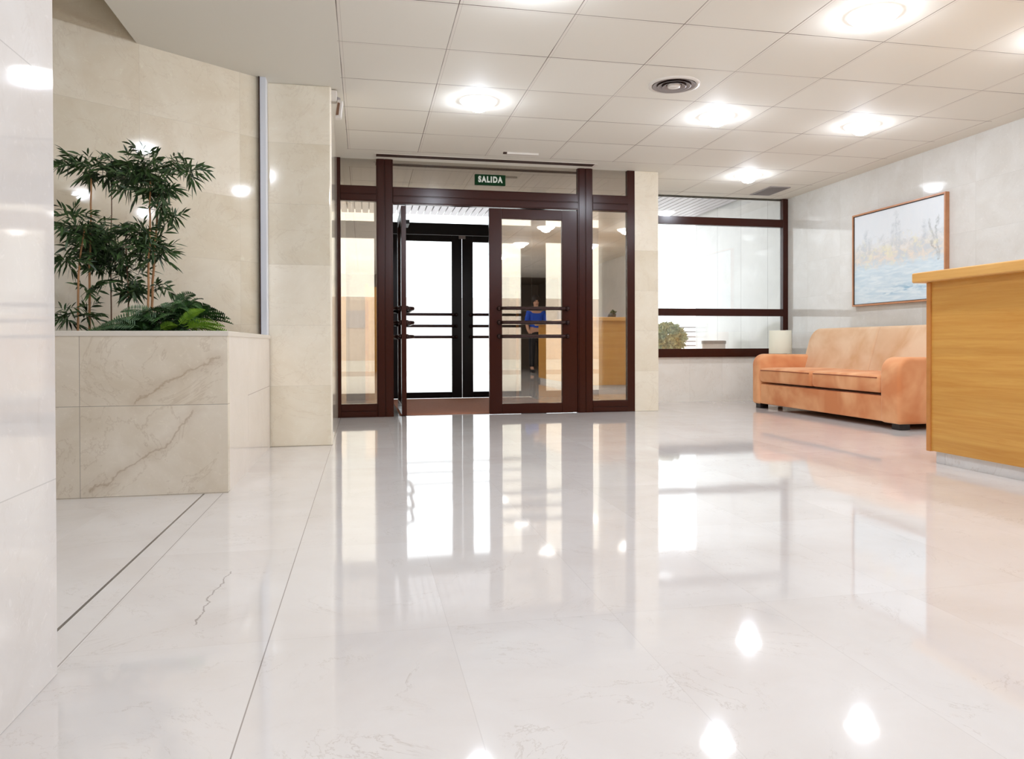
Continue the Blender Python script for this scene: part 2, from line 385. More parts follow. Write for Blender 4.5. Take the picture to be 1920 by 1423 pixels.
# slanted wall behind the planter
ob = MB(); A0, B0 = Vector((-1.567, 4.43, 0)), Vector((-.64, 5.123, 0)); dr = (B0-A0).normalized(); nn = Vector((-dr.y, dr.x, 0))
L = A0-dr*2.4; ob.uo = tuple(A0)
ob.prism([(L.x, L.y), (B0.x, B0.y), (B0.x+nn.x*.12, B0.y+nn.y*.12), (L.x+nn.x*.12, L.y+nn.y*.12)], 0, 3.35)
struct('wall_slanted', ob, 'marble_wall')
struct('trim_2', MB().box(-.638, -.603, 5.10, 5.20, .724, H), 'white_trim')        # white vertical strip at the corner
struct('gap_shade_strip', MB().box(-.645, -.639, 5.09, 5.13, .724, H), 'dark_void')  # dark strip standing in for the shaded gap beside the white strip
struct('wall_pier', MB().prism([(-.605, 5.2), (-.215, 5.2), (-.205, 5.21), (-.235, 7.12), (-.235, 7.24), (-.75, 7.24), (-.75, 5.24), (-.605, 5.24)], 0, H), 'marble_pier', bevel=.006)
struct('wall_near', MB().box(-1.35, -.605, -1.6, 1.70, 0, H), 'marble_near', bevel=.003)
struct('wall_left', MB().box(-3.4, -3.2, -4.8, 4.4, 0, 3.4), 'marble_wall')
struct('wall_right', MB().box(4.86, 5.02, -4.7, 8.32, 0, H), 'marble_right')
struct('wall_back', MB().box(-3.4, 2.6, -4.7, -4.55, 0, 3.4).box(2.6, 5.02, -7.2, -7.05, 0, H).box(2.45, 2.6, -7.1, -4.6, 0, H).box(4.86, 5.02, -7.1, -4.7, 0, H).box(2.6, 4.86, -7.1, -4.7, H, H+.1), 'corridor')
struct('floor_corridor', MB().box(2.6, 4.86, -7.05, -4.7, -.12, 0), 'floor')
struct('wall_pillar', MB().box(2.592, 2.838, 7.135, 8.32, 0, H), 'marble_pier', bevel=.004)
struct('wall_window', MB().box(2.838, 4.86, YW+.0, YW+.12, 0, .508).box(2.838, 3.0, YW, YW+.12, .508, H), 'marble_window')
# vestibule and outside shell
struct('wall_vestibule_left', MB().box(-.75, -.62, 7.24, YO+.1, 0, 2.6), 'marble_pier')
struct('wall_vestibule_right', MB().box(3.04, 3.14, 8.32, YO+.1, 0, 2.6), 'marble_pier')
struct('wall_above_doors', MB().box(-.75, 2.838, 7.20, 7.32, H, 2.62).box(2.7, 5.02, 8.2, 8.32, H, 2.62), 'soffit')
struct('wall_exterior', MB().box(4.95, 5.25, 8.32, 10.93, -.05, 2.62), 'marble_exterior')
sl = MB()
for i in range(62):
    x = -1.2+i*.0985; sl.box(x, x+.082, 7.28 if x < 2.75 else 8.33, 11.45, 2.585, 2.60)
struct('ceiling_canopy', sl, 'slat')
struct('ceiling_canopy_deck', MB().box(-1.3, 5.3, 7.3, 11.5, 2.64, 2.75), 'grey_metal')
struct('ground', MB().box(-40, 60, YO+.05, 90, -.12, -.02), 'outside_ground')

# ---- inner entrance front: window_1 (frame, sidelights, transoms)
def frame_piece(mb, x0, x1, z0, z1, y0=YD-.03, y1=YD+.03, groove=True):
    mb.box(x0, x1, y0, y1, z0, z1)
    if groove:
        if (x1-x0) < (z1-z0) and x1-x0 > .1:
            c = (x0+x1)/2
            mb.box(x0+.012, c-.004, y0-.008, y0, z0, z1); mb.box(c+.004, x1-.012, y0-.008, y0, z0, z1)
        elif (z1-z0) > .1 and x1-x0 > z1-z0:
            c = z0+(z1-z0)*.45
            mb.box(x0, x1, y0-.008, y0, z0+.01, c-.004); mb.box(x0, x1, y0-.008, y0, c+.004, z1-.01)
w1 = thing('window_1', (1.16, YD, 0), kind='structure')
fr = MB()
frame_piece(fr, -.30, -.205, 0, H)
frame_piece(fr, 2.515, 2.592, 0, H)
frame_piece(fr, .112, .262, 0, H)
frame_piece(fr, 2.013, 2.163, 0, H)
frame_piece(fr, .262, 2.013, 1.95, 2.105)
frame_piece(fr, -.205, .112, 1.966, 2.105)
frame_piece(fr, 2.163, 2.515, 1.95, 2.105)
frame_piece(fr, -.205, .112, 0, .122)
frame_piece(fr, 2.163, 2.515, 0, .113)
fr.build('frame', 'frame', w1, bevel=.003)
B(-.205, .112, YD-.004, YD+.004, .122, 1.966).build('sidelight_pane', 'glass_inner', w1)
B(2.163, 2.515, YD-.004, YD+.004, .113, 1.95).build('sidelight_pane', 'glass_inner', w1)
for a, b in ((-.205, .112), (.262, 2.013), (2.163, 2.515)):
    B(a, b, YD-.004, YD+.004, 2.105, H).build('transom_pane', 'glass_transom', w1)

def bar_handles(parent, along, a0, a1, other, zs, off, r=.0165):
    """three horizontal bowed tubes with ball ends; along 'x' or 'y'; off signed offset from the leaf"""
    for z in zs:
        h = MB()
        pts = []
        N = 12
        for i in range(N+1):
            t = i/N; a = a0+(a1-a0)*t
            e = min(t, 1-t)/.12; k = off if e >= 1 else off*math.sqrt(max(0, 1-(1-e)**2))
            pts.append((a, other+k, z) if along == 'x' else (other+k, a, z))
        h.tube(pts, r, 12)
        for a in (a0, a1):
            c = (a, other+off*.12, z) if along == 'x' else (other+off*.12, a, z)
            prof = [(.023*math.sin(math.pi*j/8)+1e-4, -.023*math.cos(math.pi*j/8)) for j in range(9)]
            h.lathe(prof, c, 12)
        h.build('door_handle', 'handle', parent)

def leaf_y(name, x0, x1, z0, z1, y, ls, rs, br, tr, fmat, gmat, handles, hoff, depth=.045):
    d = thing(name, ((x0+x1)/2, y, z0), kind='structure')
    f = MB(); y0, y1 = y-depth/2, y+depth/2
    f.box(x0, x0+ls, y0, y1, z0, z1).box(x1-rs, x1, y0, y1, z0, z1).box(x0+ls, x1-rs, y0, y1, z0, z0+br).box(x0+ls, x1-rs, y0, y1, z1-tr, z1)
    f.build('door_frame', fmat, d, bevel=.004)
    B(x0+ls, x1-rs, y-.004, y+.004, z0+br, z1-tr).build('door_pane', gmat, d)
    bar_handles(d, 'x', x0+ls-.03, x1-rs+.05, y0, handles, hoff)
    return d
ZS = (1.0, .867, .736)
leaf_y('door_1', 1.152, 2.011, .004, 1.942, YD, .122, .152, .095, .095, 'frame', 'glass_inner', ZS, -.06)
# the open leaf, swung outwards into the vestibule
d2 = thing('door_2', (.358, YD, 0), kind='structure')
f = MB(); y0, y1 = YD+.0, YD+.86; xa, xb = .336, .381
f.box(xa, xb, y0, y0+.12, .004, 1.94).box(xa, xb, y1-.12, y1, .004, 1.94).box(xa, xb, y0+.12, y1-.12, .004, .10).box(xa, xb, y0+.12, y1-.12, 1.845, 1.94)
f.build('door_frame', 'frame', d2, bevel=.004)
B(.354, .362, y0+.12, y1-.12, .10, 1.845).build('door_pane', 'glass_clear', d2)
bar_handles(d2, 'y', y0+.06, y1-.06, xb, ZS, .07); bar_handles(d2, 'y', y0+.06, y1-.06, xa, ZS, -.07)
B(.381, .445, y1-.32, y1-.05, 1.86, 1.90).build('door_closer', 'rubber', d2, bevel=.004)

# ---- outer front
w3 = thing('window_3', (1.17, YO, 0), kind='structure')
f = MB()
def fp(*a): frame_piece(f, *a, y0=YO-.03, y1=YO+.03, groove=False)
fp(.12, .30, 0, 2.6); fp(2.04, 2.22, 0, 2.6); fp(-.62, -.56, 0, 2.6); fp(3.02, 3.06, 0, 2.6)
fp(-.56, .12, 1.93, 2.13); fp(2.22, 3.02, 1.93, 2.13); fp(.30, 2.04, 1.99, 2.13); fp(-.56, .12, 0, .08); fp(2.22, 3.02, 0, .08)
f.build('frame', 'frame_dark', w3, bevel=.003)
B(-.56, .12, YO-.004, YO+.004, .08, 1.93).build('sidelight_pane', 'glass_clear', w3)
B(2.22, 3.02, YO-.004, YO+.004, .08, 1.93).build('sidelight_pane', 'glass_clear', w3)
for a, b in ((-.56, .12), (.30, 2.04), (2.22, 3.02)):
    B(a, b, YO-.004, YO+.004, 2.13, 2.585).build('transom_pane', 'glass_clear', w3)
ZO = (1.024, .885, .752)
d3 = leaf_y('door_3', .303, 1.167, .012, 1.987, YO, .13, .122, .07, .075, 'frame_dark', 'glass_clear', ZO, -.05)
d4 = leaf_y('door_4', 1.173, 2.037, .012, 1.987, YO, .13, .13, .07, .075, 'frame_dark', 'glass_clear', ZO, -.05)
B(1.13, 1.21, YO-.05, YO-.022, 1.945, 1.985).build('door_latch', 'grey_metal', d4, bevel=.003)

# ---- the window on the right
w2 = thing('window_2', (3.9, YW, .508), kind='structure')
f = MB()
f.box(4.795, 4.86, YW-.035, YW+.03, .82, H-.004).box(4.795, 4.84, YW-.02, YW+.03, .508, .82)
f.box(3.0, 4.795, YW-.035, YW+.03, 2.018, 2.108).box(3.0, 4.795, YW-.035, YW+.03, .98, 1.063).box(3.0, 4.84, YW-.045, YW+.03, .508, .605)
f.box(2.95, 3.0, YW-.035, YW+.03, .508, H-.004)
f.build('frame', 'frame', w2, bevel=.003)
for z0, z1 in ((.605, .98), (1.063, 2.018), (2.108, H)):
    B(3.0, 4.80, YW+.0, YW+.008, z0, z1).build('window_pane', 'glass_clear', w2)

# ================================================================== PLANTER
pl = thing('planter', (-1.2, 4.2, 0), 'long built-in beige marble planter box below the slanted marble wall', 'planter')
B(-1.95, -.598, 3.63, 3.68, 0, .700).build('front_panel', 'marble_planter', pl)
MB().prism([(-.62, 3.681), (-.598, 3.681), (-.598, 5.19), (-.62, 5.13)], 0, .700).build('side_panel', 'marble_side', pl)
MB().prism([(-1.95, 3.626), (-.592, 3.626), (-.592, 5.19), (-.66, 5.09), (-.66, 3.70), (-1.95, 3.70)], .700, .724).build('rim', 'marble_cap', pl, bevel=.003)
MB().prism([(-1.95, 3.68), (-.62, 3.68), (-.62, 5.12), (-1.567, 4.425), (-1.95, 4.13)], .62, .655).build('soil', 'soil', pl)

random.seed(7)
def leaf(mb, p, d, n, L, W, droop=.25):
    """one lanceolate leaf from p along d, face normal about n"""
    d = d.normalized(); s = d.cross(n).normalized(); nn2 = s.cross(d)
    vs = []; prof = [(0, .12), (.25, .85), (.5, 1), (.78, .55), (1, .02)]
    for t, wd in prof:
        c = p+d*(L*t)-Vector((0, 0, 1))*droop*L*t*t
        vs += [c-s*W*wd*.5, c+nn2*W*.12*wd, c+s*W*wd*.5]
    fs = []
    for i in range(len(prof)-1):
        a = i*3; b = a+3
        fs += [(a, a+1, b+1, b), (a+1, a+2, b+2, b+1)]
    mb.add(vs, fs, True)
def rdir(up=0.):
    while True:
        v = Vector((random.uniform(-1, 1), random.uniform(-1, 1), random.uniform(-1, 1)))
        if .1 < v.length < 1: v.normalize(); v.z += up; return v.normalized()
def sprig(mb, p, d, nleaf=7, L=.064, W=.0115, tw=None):
    """twig carrying leaves that fan out on both sides"""
    d = d.normalized(); tl = .07; n = rdir(); s = d.cross(n).normalized()
    for i in range(nleaf):
        t = (i+.5)/nleaf; q = p+d*tl*t
        sd = s*(1 if i % 2 else -1)
        dd = d*(.55+.6*t)+sd*(1.05-.75*t)+rdir()*.18
        leaf(mb, q, dd, rdir(), L*random.uniform(.7, 1.15), W*random.uniform(.8, 1.15))
    (tw or mb).tube([p, p+d*tl], [.0012, .0006], 4)

def pix(u, v, Y):       # measuring aid: a point of the photograph at depth Y
    d = (r_*((u-CX)/F_PX)-u_*((v-CY)/F_PX)+f_); d = d*(Y/d.y); return Vector((d.x, d.y, d.z+.66))
def bamboo(base_pts, clusters, label, loc, stemmat):
    t = thing('bamboo_plant', loc, label, 'plant', 'artificial bamboo plants in the planter')
    for path, r in base_pts:
        P = [Vector(p) for p in path]; fine = []
        for i in range(len(P)-1):
            for k in range(4):
                fine.append(P[i].lerp(P[i+1], k/4)+Vector((random.uniform(-.002, .002), random.uniform(-.002, .002), 0)))
        fine.append(P[-1])
        MB().tube(fine, [r*(1-.4*i/len(fine)) for i in range(len(fine))], 8).build('stem', stemmat, t)
    fol = MB(); tw = fol
    for c, rx, rz, n in clusters:
        c = Vector(c)
        for i in range(n):
            o = rdir()*random.uniform(.1, 1)**.6; p = c+Vector((o.x*rx, o.y*rx*.9, o.z*rz))
            d = Vector((o.x*rx, o.y*rx, o.z*rz*.5)).normalized()+rdir(.1)*.6
            sprig(fol, p-d.normalized()*.03, d, random.choice((6, 7, 8)), tw=tw)
            if i % 3 == 0: tw.tube([c+Vector((random.uniform(-.01, .01), 0, -.02)), p-d.normalized()*.03], [.002, .0012], 4)
    fol.build('foliage', 'bamboo_leaf', t)
    return t
def P4(u, v, Y=4.0): return tuple(pix(u, v, Y))
def CL(u, v, rx, rz, n, Y=4.0): return (P4(u, v, Y), rx/1439*Y, rz/1439*Y, n)
z0 = .655
def foot(u, Y): p = pix(u, 600, Y); return (p.x, p.y, z0)
bamboo([([foot(145, 3.95), P4(148, 520, 3.95), P4(150, 480, 3.95), P4(160, 420, 3.95)], .0055),
        ([foot(168, 4.0), P4(168, 520, 4.0), P4(170, 430, 4.0), P4(171, 335, 4.0)], .006)],
       [CL(172, 312, 42, 20, 20), CL(130, 308, 16, 12, 5, 3.95), CL(140, 425, 34, 28, 26, 3.95), CL(170, 455, 30, 26, 18), CL(125, 485, 22, 22, 14, 3.95), CL(165, 543, 22, 12, 6), CL(125, 588, 18, 16, 9, 3.95), CL(165, 590, 14, 14, 6)],
       'leftmost bamboo plant in the marble planter, two thin stems next to the near pillar', (foot(155, 4.0)), 'stem')
bamboo([([foot(208, 4.12), P4(208, 540, 4.12), P4(209, 430, 4.12), P4(209, 320, 4.12)], .0035),
        ([foot(240, 4.05), P4(240, 540, 4.05), P4(237, 470, 4.05), P4(235, 430, 4.05)], .004)],
       [CL(215, 320, 40, 22, 22, 4.12), CL(240, 318, 34, 20, 18, 4.12), CL(190, 440, 36, 26, 22, 4.1), CL(225, 465, 40, 34, 34, 4.05), CL(205, 505, 28, 28, 24, 4.05), CL(240, 520, 24, 22, 14, 4.05), CL(250, 556, 16, 10, 4, 4.05), CL(190, 470, 30, 24, 20, 4.1)],
       'middle bamboo plant in the marble planter with one very thin brown stem', (foot(222, 4.1)), 'stem_dark')
bamboo([([foot(277, 3.98), P4(278, 540, 3.98), P4(281, 430, 3.98), P4(282, 340, 3.98)], .006),
        ([foot(283, 4.02), P4(286, 530, 4.02), P4(293, 420, 4.02), P4(300, 330, 4.02)], .0065)],
       [CL(275, 312, 46, 26, 34, 4.0), CL(255, 335, 34, 24, 18, 4.0), CL(325, 310, 22, 14, 10, 4.0), CL(352, 316, 20, 14, 9, 4.0), CL(300, 360, 20, 26, 16, 3.98), CL(315, 350, 18, 14, 7), CL(322, 410, 14, 14, 6, 3.98), CL(265, 435, 30, 24, 20, 4.0), CL(285, 460, 30, 24, 22, 4.0), CL(300, 480, 20, 20, 10, 4.0), CL(270, 365, 14, 12, 4), CL(290, 540, 24, 10, 5, 4.05), CL(255, 545, 16, 10, 4, 4.02), CL(300, 390, 12, 20, 5)],
       'tallest bamboo plant in the marble planter with two pale tan stems behind the fern', (foot(280, 4.0)), 'stem')

def frond(mb, p, d, L, W, droop, n=26, roll=None):
    d = Vector(d).normalized(); side = d.cross(Vector((0, 0, 1))).normalized(); pts = []
    if roll is None: roll = random.uniform(-.9, .9)
    side = side*math.cos(roll)+side.cross(d).normalized()*math.sin(roll)
    for i in range(n+1):
        t = i/n; q = Vector(p)+d*L*t-Vector((0, 0, 1))*droop*L*t*t; pts.append(q)
        if i > 1:
            tan = (q-pts[-2]).normalized(); wd = W*math.sin(math.pi*min(1, .12+.88*t))**.6*(1-.35*t)
            up = side.cross(tan).normalized()
            for sg in (-1, 1):
                leaf(mb, q, side*sg+tan*.45+up*.25+rdir()*.08, up, wd, L/n*.68, .12)
    mb.tube(pts, .0018, 4)
fe = thing('potted_fern', (pix(320, 600, 3.95).x, 3.95, z0), 'low spreading green fern with drooping fronds at the front corner of the marble planter', 'plant')
dark, bright, grey = MB(), MB(), MB(); c0 = pix(318, 600, 3.95); c0.z = z0+.06
for i in range(210):
    a = random.uniform(0, 2*math.pi); el = random.uniform(.3, 1.3); t = random.random()**.8      # t: 1 at the tall right half, 0 at the low left tail
    st = c0+Vector((-.30+.40*t, random.uniform(-.10, .12), random.uniform(-.02, .02+.12*t)))
    dd = Vector((math.cos(a), math.sin(a)*.7, el*(.4+.6*t))); frond(dark, st, dd, random.uniform(.08, .12)+.10*t*random.random(), .036, random.uniform(.4, .9), 20)
for tgt, Ln in (((415, 572), .25), ((425, 582), .27), ((405, 560), .24), ((432, 592), .28), ((388, 548), .22), ((372, 538), .20), ((440, 600), .28), ((350, 532), .18), ((395, 575), .22), ((330, 540), .16)):
    q = pix(*tgt, 3.97); st = c0+Vector((.03, .03, .05)); dd = (q-st); dd.z += .10; frond(dark, st, dd, Ln, .05, .42, 26, random.uniform(.5, 1.0))
for (u, v), (u2, v2), Y in (((345, 612), (420, 606), 3.80), ((335, 610), (380, 568), 3.80), ((350, 616), (400, 612), 3.78), ((300, 618), (330, 606), 3.78), ((345, 600), (372, 575), 3.82), ((350, 610), (412, 598), 3.82)):
    a, b = pix(u, v, Y), pix(u2, v2, Y-.02); frond(bright, a, (b-a)+Vector((0, 0, .02)), (b-a).length*1.2, .034, .35, 26, .95)
for (u, v), (u2, v2), Y in (((300, 600), (205, 588), 3.85), ((290, 590), (225, 578), 3.9), ((330, 585), (345, 535), 4.0), ((320, 590), (300, 560), 3.95), ((260, 612), (180, 610), 3.8), ((330, 570), (372, 545), 3.95)):
    a, b = pix(u, v, Y), pix(u2, v2, Y); frond(grey, a, (b-a)+Vector((0, 0, .05)), (b-a).length*1.1, .042, .4, 22, 1.0)
dark.build('fronds', 'fern_dark', fe); bright.build('young_fronds', 'fern_bright', fe)['label'] = 'bright yellow-green fronds'; grey.build('outer_fronds', 'fern_grey', fe)

# ================================================================== CEILING FITTINGS
LX = [.785, 2.575, 3.79]; LY = [7.11, 5.31, 3.51, 1.71, -.09, -1.89, -3.69]
labels = {
 (.785, 5.31): 'lit round ceiling lamp nearest the green exit sign and above the left door pane',
 (.785, 3.51): 'lit round ceiling lamp cut off by the top edge, left of the round air vent',
 (2.575, 5.31): 'lit round ceiling lamp just beyond the round air vent',
 (2.575, 3.51): 'largest lit ceiling lamp in view, nearest to the camera at top right',
 (3.79, 5.31): 'lit round ceiling lamp in front of the painting, near the right marble wall',
 (3.79, 7.11): 'farthest lit ceiling lamp, beside the square grey vent near the window',
 (3.79, 1.71): 'lit round ceiling lamp above the reception counter, outside the picture at right',
 (3.79, 3.51): 'lit ceiling lamp at the right edge of the picture above the reception counter',
}
proto = None
for x in LX:
    for y in LY:
        if (y > 7 and x < 3) or (x > 3 and y < 1): continue
        if proto is None:
            proto = thing('ceiling_lamp', (x, y, H))
            MB().lathe([(.128, 0), (.127, -.006), (.118, -.016), (.098, -.030), (.066, -.040)], (x, y, H), 28).build('lamp_rim', 'lamp_rim', proto)
            MB().lathe([(.066, -.040), (.062, -.052), (.045, -.064), (.024, -.071), (.001, -.073)], (x, y, H), 16).build('lamp_glass', 'lamp', proto)
            o = proto
        else: o = copy_tree(proto); o.location = (x, y, H)
        k = labels.get((x, y), 'lit round ceiling lamp behind the camera, seen only as a reflection in the glass')
        tag(o, k, 'ceiling lamp', 'round lamps in the tiled ceiling')

o = copy_tree(proto); o.location = (-.93, 2.55, H)  # extra lamp out of view, added to brighten the planter front
tag(o, 'added unseen ceiling lamp in the low soffit that brightens the marble planter', 'ceiling lamp', 'round lamps in the tiled ceiling')

def ring(mb, ro, ri, z0, z1, c):      # a thin flaring cone ring
    mb.lathe([(ri, z0), (ro, z1), (ro+.004, z1), (ri+.004, z0+.002), (ri, z0)], c, 40)
v = thing('round_air_vent', (1.985, 4.715, H), 'round grey ceiling air vent with concentric rings', 'air vent')
MB().lathe([(.168, 0), (.166, -.008), (.150, -.012), (.140, -.004), (.138, 0)], (1.985, 4.715, H), 48).build('outer_ring', 'white_metal', v)
MB().lathe([(.14, -.001), (.001, -.001)], (1.985, 4.715, H), 40).build('back_plate', 'dark_void', v)
for ro, ri, zz in ((.137, .112, -.010), (.105, .080, -.014), (.074, .050, -.018)):
    mb = MB(); ring(mb, ro, ri, -.002, zz, (1.985, 4.715, H)); mb.build('vent_ring', 'grey_metal', v)
MB().lathe([(.044, -.006), (.04, -.018), (.02, -.024), (.001, -.025)], (1.985, 4.715, H), 24).build('hub', 'white_metal', v)

v = thing('grille_vent', (4.40, 7.77, H), 'rectangular grey ceiling grille beside the top of the window', 'air vent')
f = MB(); f.box(4.28, 4.30, 7.54, 8.0, H-.008, H).box(4.50, 4.52, 7.54, 8.0, H-.008, H).box(4.30, 4.50, 7.54, 7.56, H-.008, H).box(4.30, 4.50, 7.98, 8.0, H-.008, H)
f.build('frame', 'grey_metal', v)
g = MB()
for i in range(14): x = 4.305+i*.014; g.box(x, x+.007, 7.56, 7.98, H-.006, H-.002)
g.build('slats', 'grey_metal', v); B(4.30, 4.50, 7.56, 7.98, H-.0015, H-.0002).build('back_plate', 'dark_void', v)

v = thing('slot_diffuser', (1.11, 6.985, H), 'long narrow dark slot diffuser in the ceiling above the entrance doors', 'air vent')
f = MB(); f.box(.09, 2.15, 6.925, 6.935, H-.003, H).box(.09, 2.15, 7.04, 7.055, H-.003, H).box(.09, .11, 6.935, 7.04, H-.003, H).box(2.13, 2.15, 6.935, 7.04, H-.003, H)
f.build('frame', 'white_metal', v); B(.11, 2.13, 6.935, 7.04, H-.0015, H-.0002).build('slot', 'dark_void', v)

v = thing('emergency_light', (1.37, 6.67, H), 'slim white emergency light on the ceiling just before the slot diffuser', 'emergency light')
B(1.235, 1.52, 6.645, 6.695, H-.018, H).build('housing', 'white_metal', v, bevel=.004)
B(1.205, 1.235, 6.655, 6.685, H-.012, H).build('end_cap', 'dark_void', v)

v = thing('motion_sensor', (-.205, 5.27, 2.19), 'small beige motion sensor with bracket on the marble pier edge under the ceiling', 'sensor')
B(-.215, -.17, 5.24, 5.30, 2.27, 2.345).build('bracket', 'white_metal', v, bevel=.006)
MB().tube([(-.185, 5.27, 2.30), (-.155, 5.26, 2.285)], .016, 10).build('joint', 'grey_metal', v)
MB().extrude([(-.168, 2.285), (-.130, 2.275), (-.142, 2.165), (-.185, 2.160)], lambda a, b: (a, 5.235, b), lambda a, b: (a, 5.30, b)).build('housing', 'white_metal', v, bevel=.008, segs=3)
MB().extrude([(-.165, 2.262), (-.150, 2.258), (-.160, 2.180), (-.178, 2.178)], lambda a, b: (a, 5.229, b), lambda a, b: (a, 5.236, b)).build('lens', 'stem_dark', v)

# exit sign
v = thing('exit_sign', (1.165, YD-.02, 2.158), 'dark green sign with white letters SALIDA on the glass above the doors', 'sign')
B(1.02, 1.31, YD-.02, YD-.005, 2.158, 2.256).build('sign_panel', plain('dark_green_sign', srgb(6, 52, 20), .6, 0, .15), v, bevel=.002)
M['sign_white'] = plain('sign_white', srgb(226, 232, 222), .5)
cu = bpy.data.curves.new('lettering', 'FONT'); cu.body = 'SALIDA'; cu.size = .078; cu.align_x = 'CENTER'; cu.align_y = 'CENTER'; cu.extrude = .001; cu.offset = .0042; cu.space_character = 1.28
tmp = bpy.data.objects.new('lettering_curve', cu); COL.objects.link(tmp); bpy.context.view_layer.update()
me = bpy.data.meshes.new_from_object(tmp.evaluated_get(bpy.context.evaluated_depsgraph_get())); bpy.data.objects.remove(tmp)
wd = max(a.co.x for a in me.vertices)-min(a.co.x for a in me.vertices); hh = max(a.co.y for a in me.vertices)-min(a.co.y for a in me.vertices)
me.materials.clear(); me.materials.append(M['sign_white'])
o = bpy.data.objects.new('lettering', me); COL.objects.link(o); o.parent = v
o.location = (0, -.0015, .049); o.rotation_euler = (math.pi/2, 0, 0); o.scale = (.232/wd, .060/hh, 1)

# ================================================================== DOOR MAT
tag(B(.32, 2.0, 7.26, 9.28, 0, .009).build('entrance_mat', 'mat', bevel=.003), 'reddish-brown entrance mat on the floor between the inner and outer doors', 'mat')

# ================================================================== SOFA
so = thing('sofa', (4.38, 6.18, 0), 'orange suede two-seat sofa standing against the right marble wall', 'sofa')
y0s, y1s = 5.06, 7.30
B(3.955, 4.80, y0s+.2, y1s-.13+.0, .05, .250).build('base', 'suede', so, bevel=.015, segs=3)
def arm(ya, yb):
    pr = [(3.93, .045), (4.80, .045), (4.80, .545), (4.04, .555)]
    for k in range(1, 8):
        a = math.pi/2*k/8; pr.append((4.04-.11*math.sin(a), .445+.11*math.cos(a)))
    pr.append((3.93, .445))
    return MB().extrude(pr, lambda a, b: (a, ya, b), lambda a, b: (a, yb, b)).build('armrest', 'suede', so, bevel=.032, segs=4, smooth=True)
arm(y0s, y0s+.225); arm(y1s-.135, y1s)
def cushion(name, x0, x1, ya, yb, za, zb, n=10, puff=.012, bev=.03):
    mb = MB(); nx, ny = n, n*2; vs = []; fs = []
    def P(i, j, top):
        u, v2 = i/nx, j/ny; h = puff*(math.sin(math.pi*u)*math.sin(math.pi*v2))**.5
        return (x0+(x1-x0)*u, ya+(yb-ya)*v2, (zb+h) if top else za)
    for top in (1, 0):
        for i in range(nx+1):
            for j in range(ny+1): vs.append(P(i, j, top))
    W = ny+1; o2 = (nx+1)*W
    for i in range(nx):
        for j in range(ny):
            a = i*W+j; fs += [(a, a+W, a+W+1, a+1), (o2+a, o2+a+1, o2+a+W+1, o2+a+W)]
    for i in range(nx):
        for j in (0, ny): a = i*W+j; fs.append((a, a+W, o2+a+W, o2+a) if j == 0 else (a+W, a, o2+a, o2+a+W))
    for j in range(ny):
        for i in (0, nx): a = i*W+j; fs.append((a+1, a, o2+a, o2+a+1) if i == 0 else (a, a+1, o2+a+1, o2+a))
    mb.add(vs, fs, True); c = mb.build(name, 'suede', so, bevel=bev, segs=4)
    # piping along the top edge
    e = .006
    pp = [(x0+e, ya+.02, zb-.006), (x0+e, yb-.02, zb-.006)]
    MB().tube([(x0-.001, ya+.03, zb-.022), (x0-.001, (ya+yb)/2, zb-.020), (x0-.001, yb-.03, zb-.022)], .004, 6).build('piping', 'piping', c)
    return c
cushion('seat_cushion', 3.935, 4.56, y0s+.232, 6.228, .272, .412)
cushion('seat_cushion', 3.935, 4.56, 6.236, y1s-.142, .272, .412)
def back(ya, yb, rl, rr):
    """back cushion: outline in (y,z) with round top corners, leaned against the wall"""
    out = [(ya, .36)]
    za, zt = .36, .815
    out += [(yb, za)]
    for k in range(0, 9): a = math.pi/2*k/8; out.append((yb-rr+rr*math.cos(a), zt-rr+rr*math.sin(a)))
    for k in range(0, 9): a = math.pi/2+math.pi/2*k/8; out.append((ya+rl+rl*math.cos(a), zt-rl+rl*math.sin(a)))
    mb = MB()
    f0 = lambda a, b: (4.44+(b-.36)*.30, a, b)
    f1 = lambda a, b: (4.78, a, b)
    mb.extrude(out, f0, f1); return mb.build('back_cushion', 'suede_lit', so, bevel=.045, segs=5, smooth=True)
back(y0s+.12, 6.16, .12, .03); back(6.155, y1s-.06, .03, .13)
for x in (3.96, 4.66):
    for y in (y0s+.03, y1s-.12):
        B(x, x+.09, y, y+.09, 0, .05).build('foot', 'rubber', so, bevel=.003)

# corner table with lamp
tb = thing('side_table', (4.50, 7.72, 0), 'small dark side table in the corner behind the far sofa arm', 'table')
MB().lathe([(.001, .41), (.20, .41), (.20, .43), (.001, .43)], (4.50, 7.72, 0), 32, False).build('table_top', 'dark_wood', tb)
MB().tube([(4.50, 7.72, .02), (4.50, 7.72, .41)], .025, 16).build('column', 'dark_wood', tb)
MB().lathe([(.001, 0), (.14, 0), (.14, .012), (.03, .025), (.001, .025)], (4.50, 7.72, 0), 32, False).build('foot', 'dark_wood', tb)
lp = thing('table_lamp', (4.50, 7.72, .43), 'unlit table lamp with a cream cloth shade in the corner beside the sofa', 'lamp')
MB().lathe([(.001, 0), (.06, 0), (.06, .012), (.02, .03), (.012, .06), (.012, .14), (.001, .15)], (4.50, 7.72, .43), 24).build('base', 'dark_wood', lp)
MB().lathe([(.122, .12), (.118, .375), (.1165, .375), (.1205, .12), (.122, .12)], (4.50, 7.72, .43), 40).build('lamp_shade', 'shade', lp)

